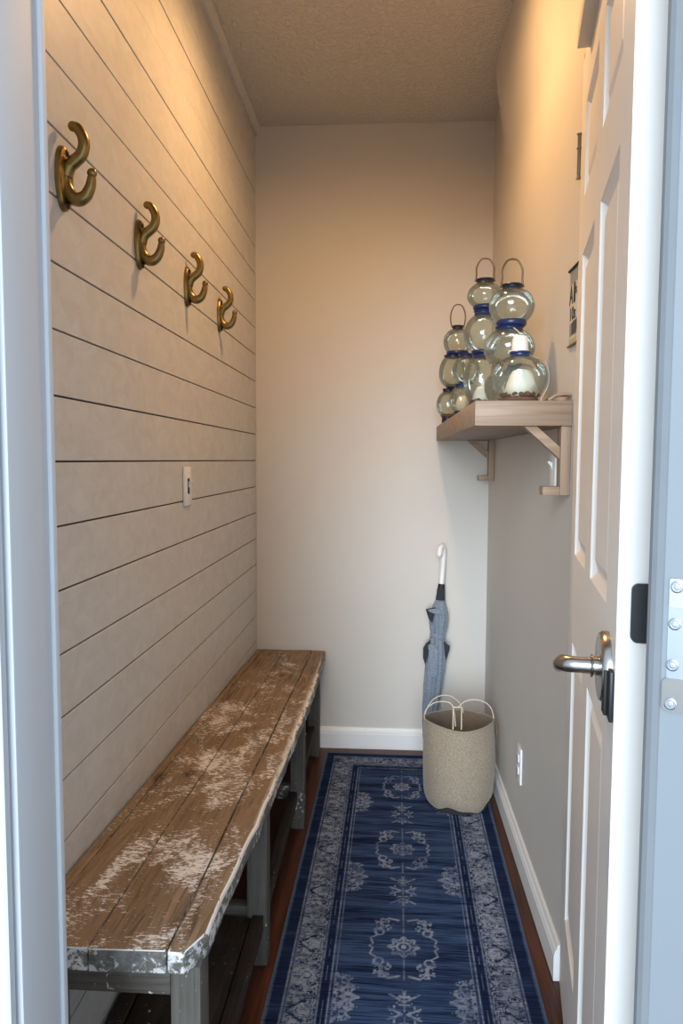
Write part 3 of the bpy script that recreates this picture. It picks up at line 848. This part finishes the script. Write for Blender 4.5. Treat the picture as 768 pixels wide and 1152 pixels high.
# ------------------------------------------------------------------ glass globe jars
def globe_prof(R, zc, z0, z1, r0, r1, n=22):
    """glass globe from radius r0 at z0 to radius r1 at z1, bulging to R at zc"""
    pr = []
    t0 = math.asin(max(-1, min(1, 1))) 
    for i in range(n + 1):
        u = i / n
        if u < .5:
            a = (1 - u * 2); hh = zc - z0; th = math.acos(r0 / R)
            pr.append((R * math.cos(th * a), zc - hh * math.sin(th * a) / math.sin(th)))
        else:
            a = (u - .5) * 2; hh = z1 - zc; th = math.acos(r1 / R)
            pr.append((R * math.cos(th * a), zc + hh * math.sin(th * a) / math.sin(th)))
    return pr
def jar(label, x, y, zb, base, glass, collar, handle=None, mound=None, bits=None, cap=False, band='blue', grp='glass globe jars stacked on the shelf'):
    """base=(r,z1) ring from zb; glass=(R,zc,z0,z1); collar=(r,z0,z1)"""
    R, zc, z0, z1 = glass
    t = thing('glass_jar', label, 'jar', (x, y, zb), grp)
    rb = base[0]; rc = collar[0]
    g = MB(); g.lathe(globe_prof(R, zc, z0, z1, rb * .9, rc * .92), (x, y, 0), 40, 0, False)
    g.lathe([(0.0005, z0), (rb * .9, z0)], (x, y, 0), 40, 0, False)
    obj('globe', g, M['glass'], t)
    if base[1] > zb + .002:
        b = MB(); h = base[1] - zb
        b.lathe([(rb * .93, zb + .0004), (rb, zb + h * .25), (rb * 1.02, zb + h * .6), (rb * .96, zb + h), (rb * .80, zb + h)], (x, y, 0), 32)
        obj('base_ring', b, M['bark'] if bits == 'base' else M[base[2] if len(base) > 2 else 'blue'], t)
    c = MB(); a, b_ = collar[1], collar[2]; h = b_ - a
    c.lathe([(rc * .92, a), (rc * 1.0, a + h * .12), (rc * .95, a + h * .3), (rc * .95, a + h * .55), (rc * 1.03, a + h * .66), (rc * 1.06, a + h * .85), (rc, b_), (rc * .75, b_)], (x, y, 0), 32)
    obj('collar', c, M[band], t)
    if handle:
        w, zt_ = handle; hb = b_ - h * .3
        P = catmull([(x - rc * 1.08, y, hb), (x - w * 1.0, y, hb + (zt_ - hb) * .25), (x - w * .98, y, hb + (zt_ - hb) * .62), (x - w * .55, y, hb + (zt_ - hb) * .93), (x, y, zt_),
                     (x + w * .55, y, hb + (zt_ - hb) * .93), (x + w * .98, y, hb + (zt_ - hb) * .62), (x + w * 1.0, y, hb + (zt_ - hb) * .25), (x + rc * 1.08, y, hb)], 6)
        hm = MB(); hm.tube(P, .0026, 8)
        hm.sphere(P[0], .0042, 0, 10, 6); hm.sphere(P[-1], .0042, 0, 10, 6)
        obj('handle', hm, M['wire'], t)
    if mound:
        rm, zm0, zm1, mat = mound
        rng = random.Random(int(x * 1e4)); ph = [rng.uniform(0, 6) for _ in range(3)]
        def fn(r, z, a): return r * (1 + .05 * math.sin(3 * a + ph[0]) + .035 * math.sin(7 * a + ph[1] + z * 90))
        hh = zm1 - zm0
        q = MB(); q.lathe([(rm, zm0), (rm * .97, zm0 + hh * .2), (rm * .82, zm0 + hh * .5), (rm * .66, zm0 + hh * .8), (rm * .50, zm0 + hh * .95), (rm * .25, zm1), (.0005, zm1)], (x + .004, y, 0), 28, 0, False, fn)
        obj('sand_mound' if mat == 'plaster' else 'candle', q, M[mat], t)
    if bits == 'chips' or bits == 'base':
        rng = random.Random(int(x * 1e5) + 1); q = MB()
        rm = (mound[0] if mound else rb) * 1.02
        z00 = (mound[1] if mound else z0) 
        for k in range(26):
            an = 2 * PI * k / 26 + rng.uniform(-.1, .1); rr = rm * rng.uniform(.78, 1.0)
            q.sphere((x + .003 + rr * math.cos(an), y + rr * math.sin(an), z00 + rng.uniform(.002, .006)), rng.uniform(.007, .0105), 0, 8, 5, (1, 1, rng.uniform(.5, .9)))
        obj('bark_chips', q, M['bark'], t)
    if cap:
        q = MB(); q.lathe([(.0205, b_ - .001), (.0212, b_ + .002), (.0200, b_ + .012), (.0196, b_ + .026), (.0175, b_ + .034), (.012, b_ + .0385), (.0005, b_ + .040)], (x, y, 0), 28, 0, True)
        obj('cap', q, M['capw'], t)
        q = MB(); q.tube(catmull([(x, y, b_ + .039), (x - .004, y, b_ + .048), (x - .012, y + .004, b_ + .056), (x - .016, y + .006, b_ + .060)], 5), .0016, 8)
        obj('cap_wire', q, M['steelwire'], t)
        q = MB()      # bail hanging down the wall side of the globe
        P = catmull([(x + rc, y - .006, a + .004), (x + rc + .012, y - .012, a - .004), (x + R * .86, y - .02, zc + .030), (x + R * .985, y - .024, zc + .002), (x + R * .95, y - .028, zc - .03), (x + R * .74, y - .03, zc - .058), (x + R * .70, y - .03, zb + .003)], 6)
        q.tube(P, .0012, 8); obj('handle', q, M['greywire'], t)
    return t
S = SZ1 + .0005
# front jar with the white cap
jar('clear glass jar with a white cap and white mound at the near shelf end', .322, 1.845, S, (.046, S + .012), (.0665, 1.490, S + .008, 1.535), (.0245, 1.533, 1.546),
    None, (.042, S + .014, 1.503, 'plaster'), 'base', True)
# stack behind it
jar('glass jar at the foot of the stack right behind the white-capped jar', .320, 2.010, S, (.040, S + .014), (.062, 1.475, S + .010, 1.522), (.030, 1.518, 1.531))
jar('middle glass jar of the stack right behind the white-capped jar', .322, 2.010, 1.5315, (.034, 1.537, 'dark_ring'), (.0675, 1.578, 1.534, 1.628), (.036, 1.624, 1.636))
jar('handled glass jar on top of the stack nearest the door', .3265, 2.010, 1.6365, (.0395, 1.652), (.0600, 1.691, 1.647, 1.735), (.0265, 1.732, 1.747), (.0265, 1.813), None, None, False, 'dark_ring')
# tall stack in the middle
jar('glass jar holding a white mound at the foot of the tallest middle stack', .293, 2.350, S, (.040, S + .040), (.0575, 1.532, S + .037, 1.602), (.030, 1.600, 1.6115), None, (.034, 1.459, 1.512, 'plaster'), 'chips')
jar('middle glass jar of the tallest stack, blue collar on top', .295, 2.350, 1.612, (.036, 1.622), (.0605, 1.672, 1.618, 1.732), (.029, 1.729, 1.748))
jar('handled glass jar on top of the tallest middle stack', .2985, 2.350, 1.7485, (.036, 1.762), (.0550, 1.791, 1.758, 1.830), (.0265, 1.828, 1.843), (.0270, 1.906), None, None, False, 'dark_ring')
# short stack between
jar('small glass jar holding a cream candle at the foot of the short two-jar stack', .263, 2.680, S, (.026, S + .034, 'dark_ring'), (.0420, 1.497, S + .030, 1.541), (.025, 1.538, 1.552), None, (.027, 1.457, 1.512, 'cream'), None)
jar('glass jar on top of the short two-jar stack between the taller stacks', .278, 2.680, 1.5525, (.027, 1.560), (.0495, 1.602, 1.556, 1.647), (.027, 1.644, 1.660))
# far stack
jar('small glass jar with brown chips at the foot of the stack nearest the end wall', .2375, 2.950, S, (.024, S + .033, 'dark_ring'), (.0465, 1.500, S + .029, 1.550), (.022, 1.547, 1.562), None, None, 'chips', False, 'dark_ring')
jar('middle glass jar of the stack nearest the end wall', .2535, 2.950, 1.5625, (.023, 1.570, 'dark_ring'), (.0545, 1.622, 1.566, 1.686), (.034, 1.682, 1.693))
jar('handled glass jar on top of the stack nearest the end wall', .2715, 2.950, 1.6935, (.0435, 1.708), (.0560, 1.748, 1.703, 1.796), (.0205, 1.793, 1.808), (.0280, 1.890), None, None, False, 'dark_ring')

# ------------------------------------------------------------------ hanging sign on the right wall
sg = thing('wall_sign', 'narrow hanging canvas sign with dark lettering on the right wall by the door', 'sign', (XR, 1.772, 1.645))
YA, YZ = 1.815, 1.725          # left edge seen from the corridor is the larger y
m = MB(); m.box(XR - .0022, XR - .0004, YZ, YA, 1.553, 1.728); obj('canvas', m, M['paper'], sg)
m = MB(); m.tube([(XR - .004, YZ - .004, 1.730), (XR - .004, YA + .004, 1.730)], .0030, 8); obj('top_rod', m, M['ink'], sg)
m = MB(); m.tube([(XR - .004, YZ - .002, 1.552), (XR - .004, YA + .002, 1.552)], .0026, 8); obj('bottom_rod', m, M['hinge'], sg)
m = MB(); m.box(XR - .0028, XR - .0022, YZ + .002, YA - .004, 1.697, 1.726); obj('grey_print', m, M['sign_grey'], sg)
m = MB(); m.box(XR - .0028, XR - .0022, YZ + .006, YA - .006, 1.575, 1.604); obj('picture_print', m, M['sign_grey'], sg)
m = MB(); m.prism([(1.788, 1.577), (1.752, 1.577), (1.736, 1.590), (1.736, 1.612), (1.745, 1.607), (1.770, 1.607), (1.788, 1.603)], 0, XR - .0034, XR - .0028); obj('picture_print', m, M['sign_pic'], sg)
m = MB(); m.box(XR - .0028, XR - .0022, YZ + .004, YA - .004, 1.556, 1.568); obj('tan_print', m, M['gold'], sg)
def lettering(txt, y_left, z, size, sx=1.0):
    cu = bpy.data.curves.new('lettering', 'FONT'); cu.body = txt; cu.size = size; cu.extrude = .0003; cu.offset = size * .012
    to = bpy.data.objects.new('tmp', cu); COL.objects.link(to)
    dg = bpy.context.evaluated_depsgraph_get(); ml = bpy.data.meshes.new_from_object(to.evaluated_get(dg))
    bpy.data.objects.remove(to)
    for v in ml.vertices:
        x, y, z_ = v.co; v.co = (-z_ + XR - .003 - XR, y_left - x * sx - 1.772, z + y - 1.645)
    ml.materials.clear(); ml.materials.append(M['ink'])
    o = bpy.data.objects.new('lettering', ml); COL.objects.link(o); o.parent = sg
lettering('A', YA - .001, 1.650, .064, .72)
lettering('l', YA - .033, 1.650, .064, 2.0)
lettering('s', YA - .056, 1.668, .030, 1.0)
lettering('10s', YA - .004, 1.612, .042, .98)

# ------------------------------------------------------------------ woven basket
BCX, BCY = .272, 2.672
bk = thing('laundry_basket', 'tan woven linen basket with thin wire handles on the rug corner', 'basket', (BCX, BCY, .011))
def lens(a, k):
    """plan radius factor: round at the base, drawn into soft corners at the rim"""
    p = 2 - .46 * k
    return (abs(math.cos(a)) ** p + abs(math.sin(a)) ** p) ** (-1 / p) * (1 + .025 * k)
def bz(a): return .0245 + .0085 * math.sin(4 * a + 2.6) + .003 * math.sin(9 * a + .4)
SEG = 96; NZ = 26
vs = []; fs = []
def rim_z(a): return .322 + .005 * math.cos(2 * a) - .004 * math.sin(a)
for shell in (0, 1):
    b0 = len(vs)
    for i in range(NZ + 1):
        t = i / NZ
        for k in range(SEG):
            a = 2 * PI * k / SEG
            z = bz(a) + (rim_z(a) - bz(a)) * t
            bulge = .1265 + .0065 * math.sin(PI * min(1, t * 1.05)) + .002 * math.sin(3 * a + 4 * t) 
            if t < .12: bulge -= .010 * (1 - t / .12) ** 2
            r = (bulge - .0035 * shell) * lens(a, max(0, (t - .45) / .55) ** 1.5)
            vs.append((BCX + r * math.cos(a), BCY + r * math.sin(a), z))
    for i in range(NZ):
        for k in range(SEG):
            k2 = (k + 1) % SEG
            fs.append([b0 + i * SEG + k, b0 + i * SEG + k2, b0 + (i + 1) * SEG + k2, b0 + (i + 1) * SEG + k])
n1_ = (NZ + 1) * SEG
out = MB(); out.add(vs[:n1_], fs[:NZ * SEG], 0, True); obj('basket_body', out, M['basket'], bk)
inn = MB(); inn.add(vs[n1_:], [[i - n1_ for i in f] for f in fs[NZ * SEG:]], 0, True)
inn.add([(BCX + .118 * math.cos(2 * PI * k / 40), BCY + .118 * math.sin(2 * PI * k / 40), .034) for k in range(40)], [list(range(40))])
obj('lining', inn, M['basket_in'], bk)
m = MB(); m.lathe([(.090, .0105), (.112, .0105), (.116, .030), (.110, .033)], (BCX, BCY, 0), 40); obj('base', m, M['shadow_base'], bk, label='base coloured black for the shade under the wavy hem')
rim = [vs[NZ * SEG + k] for k in range(SEG)]
m = MB(); m.tube(rim, .0026, 8, 0, True); obj('rim', m, M['basket'], bk)
def loop(P, n=8):
    q = MB(); q.tube(catmull(P, n), .0017, 8); obj('wire_handle', q, M['cane'], bk)
loop([(.146, 2.70, .322), (.158, 2.71, .352), (.178, 2.725, .375), (.205, 2.735, .388), (.240, 2.735, .390), (.268, 2.735, .374), (.290, 2.74, .345), (.296, 2.745, .322)])
loop([(.148, 2.655, .318), (.142, 2.63, .350), (.150, 2.62, .378), (.178, 2.62, .400), (.212, 2.62, .405), (.238, 2.615, .398), (.247, 2.60, .372), (.250, 2.575, .330)])
loop([(.266, 2.66, .370), (.288, 2.67, .388), (.318, 2.67, .398), (.348, 2.67, .396), (.374, 2.67, .384), (.392, 2.67, .360), (.400, 2.67, .322)])
q = MB(); q.tube([(.240, 2.56, .325), (.240, 2.562, .403), (.2415, 2.562, .405), (.268, 2.562, .405), (.2695, 2.562, .403), (.2695, 2.56, .325)], .0019, 8); obj('wire_handle', q, M['cane'], bk)
q = MB(); q.tube([(.4065, 2.66, .322), (.408, 2.655, .300), (.4075, 2.65, .275)], .0030, 8); obj('strap_end', q, M['wire'], bk, label='small brown strap at the right corner')

# ------------------------------------------------------------------ folded umbrella leaning on the end wall
um = thing('umbrella', 'folded grey umbrella with white crook handle leaning in the far corner', 'umbrella', (.175, 3.08, 0))
A = Vector((.170, 3.085, .004)); B_ = Vector((.2345, 3.135, .735))
def ax(t): 
    p = A.lerp(B_, t); p.x += .006 * math.sin(PI * t); return p
W3 = (B_ - A).normalized(); Ux = Vector((1, 0, 0)); Ux = (Ux - W3 * Ux.dot(W3)).normalized(); Uy = W3.cross(Ux)
prof = [(.02, .006), (.06, .010), (.12, .021), (.20, .029), (.30, .036), (.42, .041), (.52, .043), (.60, .044), (.655, .042), (.685, .036), (.705, .030), (.725, .0305), (.745, .036), (.78, .041), (.82, .043), (.855, .041), (.885, .031), (.92, .022), (.945, .0175)]
vs = []; fs = []; SG = 96
for (t, r) in prof:
    c = ax(t)
    tight = 1 - min(1, abs(t - .715) / .03)
    for k in range(SG):
        a = 2 * PI * k / SG
        amp = (.30 if t < .70 else .22) * (1 - .75 * max(0, tight)) * min(1, r / .02)
        pl_ = abs(((a * 8 / (2 * PI) + t * 1.1) % 1) - .5) * 2
        rr = r * (1 - amp + amp * (1 - pl_) ** .8 + .05 * math.sin(5 * a + 14 * t))
        vs.append(c + Ux * rr * math.cos(a) + Uy * rr * math.sin(a) * .8)
for i in range(len(prof) - 1):
    for k in range(SG):
        k2 = (k + 1) % SG; fs.append([i * SG + k, i * SG + k2, (i + 1) * SG + k2, (i + 1) * SG + k])
m = MB(); m.add(vs, fs, 0, True); cp = obj('canopy', m, M['umb'], um, sharp=70)
def off(t, x, y): return ax(t) + Ux * x + Uy * y
# pleat tips that fold outward: shoulder at left, flares below the strap
def flap(pts, mat):
    n = len(pts); q = MB(); q.add(pts + [Vector(p) + Uy * .004 for p in pts], [list(range(n)), [n + i for i in range(n)][::-1]] + [[i, (i + 1) % n, n + (i + 1) % n, n + i] for i in range(n)])
    obj('pleat_tip', q, M[mat], cp)
fy = -.030
flap([off(.885, -.020, fy), off(.868, -.062, fy - .004), (off(.850, -.056, fy - .004)), off(.815, -.046, fy), off(.79, -.028, fy)], 'umb_dark')
flap([off(.880, -.012, fy - .006), off(.866, -.055, fy - .008), off(.857, -.045, fy - .008), off(.845, -.018, fy - .006), off(.855, .026, fy - .006)], 'umb')
flap([off(.690, -.030, fy + .004), off(.672, -.048, fy), off(.640, -.059, fy), off(.585, -.056, fy), off(.545, -.044, fy), (off(.60, -.036, fy - .004))], 'umb_dark')
flap([off(.690, .026, fy + .010), off(.668, .054, fy + .006), off(.650, .054, fy + .006), off(.58, .043, fy + .006), off(.62, .034, fy + .004)], 'umb_dark')
flap([off(.676, -.022, fy - .010), off(.662, -.040, fy - .008), off(.60, -.030, fy - .016), off(.48, -.016, fy - .018), off(.50, .010, fy - .018), off(.64, .004, fy - .014)], 'umb')
m = MB(); 
sv = []
for t in (.700, .704, .726, .730):
    c = ax(t); e = .0330 if t in (.704, .726) else .0315
    for k in range(40):
        a = 2 * PI * k / 40; sv.append(c + Ux * e * math.cos(a) + Uy * e * .85 * math.sin(a))
m.add(sv, [[i * 40 + k, i * 40 + (k + 1) % 40, (i + 1) * 40 + (k + 1) % 40, (i + 1) * 40 + k] for i in range(3) for k in range(40)], 0, True)
obj('closing_strap', m, M['umb'], um)
m = MB(); m.tube([ax(.925), ax(.94), ax(.955), ax(.975), ax(.994)], [.0205, .0205, .0185, .0180, .0165], 14); obj('runner_cover', m, M['umb_dark'], um, label='dark cloth gathered under the handle')
m = MB(); m.tube([ax(-.0), ax(.03)], [.0035, .005], 10); obj('tip', m, M['dark_metal'], um)
m = MB(); m.tube([ax(.98), ax(1.005), ax(1.02)], [.0150, .0150, .0135], 14); obj('ferrule', m, M['black2'], um)
T = ax(1.012)
hp = catmull([T, T + Vector((.003, .004, .05)), T + Vector((.0065, .008, .105)), T + Vector((.008, .008, .135)), T + Vector((.006, .000, .158)), T + Vector((-.001, -.012, .168)), T + Vector((-.009, -.026, .160)), T + Vector((-.013, -.033, .140)), T + Vector((-.014, -.034, .128))], 6)
hp = [Vector((p.x, min(p.y, 3.163), p.z)) for p in hp]
m = MB(); m.tube(hp, [.0118] * (len(hp) - 4) + [.0112, .0105, .010, .0085], 14); obj('crook_handle', m, M['handle_white'], um, label='white curved crook handle')

# ------------------------------------------------------------------ light
w = bpy.data.worlds.new('daylight'); SC.world = w; w.use_nodes = True
bg = w.node_tree.nodes['Background']; bg.inputs[0].default_value = (.72, .86, 1.0, 1); bg.inputs[1].default_value = 1.25
def lamp(name, typ, loc, energy, col, **kw):
    l = bpy.data.lights.new(name, typ); l.energy = energy; l.color = col
    for k, v in kw.items(): setattr(l, k, v)
    o = bpy.data.objects.new(name, l); COL.objects.link(o); o.location = loc; return o
s = lamp('sky_daylight', 'SUN', (0, -3, 3), 5.0, (.80, .91, 1.0), angle=math.radians(34))
s.rotation_euler = (math.radians(79), 0, math.radians(-11))
lamp('ceiling_downlight', 'SPOT', (-.03, 2.05, 2.672), 62, (1, .56, .23), spot_size=math.radians(176), spot_blend=.7, shadow_soft_size=.06)

# ------------------------------------------------------------------ camera
cam = bpy.data.cameras.new('camera'); co_ = bpy.data.objects.new('camera', cam); COL.objects.link(co_)
cam.sensor_fit = 'VERTICAL'; cam.sensor_height = 36; cam.lens = 823.15 / 1152 * 36
yaw, pit, rol = math.radians(-3.5813), math.radians(-4.0933), math.radians(.2393)
fw = Vector((math.sin(yaw) * math.cos(pit), math.cos(yaw) * math.cos(pit), math.sin(pit)))
rt = Vector((math.cos(yaw), -math.sin(yaw), 0)); up = rt.cross(fw)
r2 = rt * math.cos(rol) + up * math.sin(rol); u2 = -rt * math.sin(rol) + up * math.cos(rol)
mt = Matrix((r2, u2, -fw)).transposed().to_4x4(); mt.translation = Vector((0, 0, 1.28))
co_.matrix_world = mt; cam.clip_start = .02
SC.camera = co_
SC.view_settings.view_transform = 'Standard'
SC.view_settings.look = 'None'
SC.cycles.transparent_max_bounces = 32
SC.cycles.max_bounces = 10; SC.cycles.diffuse_bounces = 6
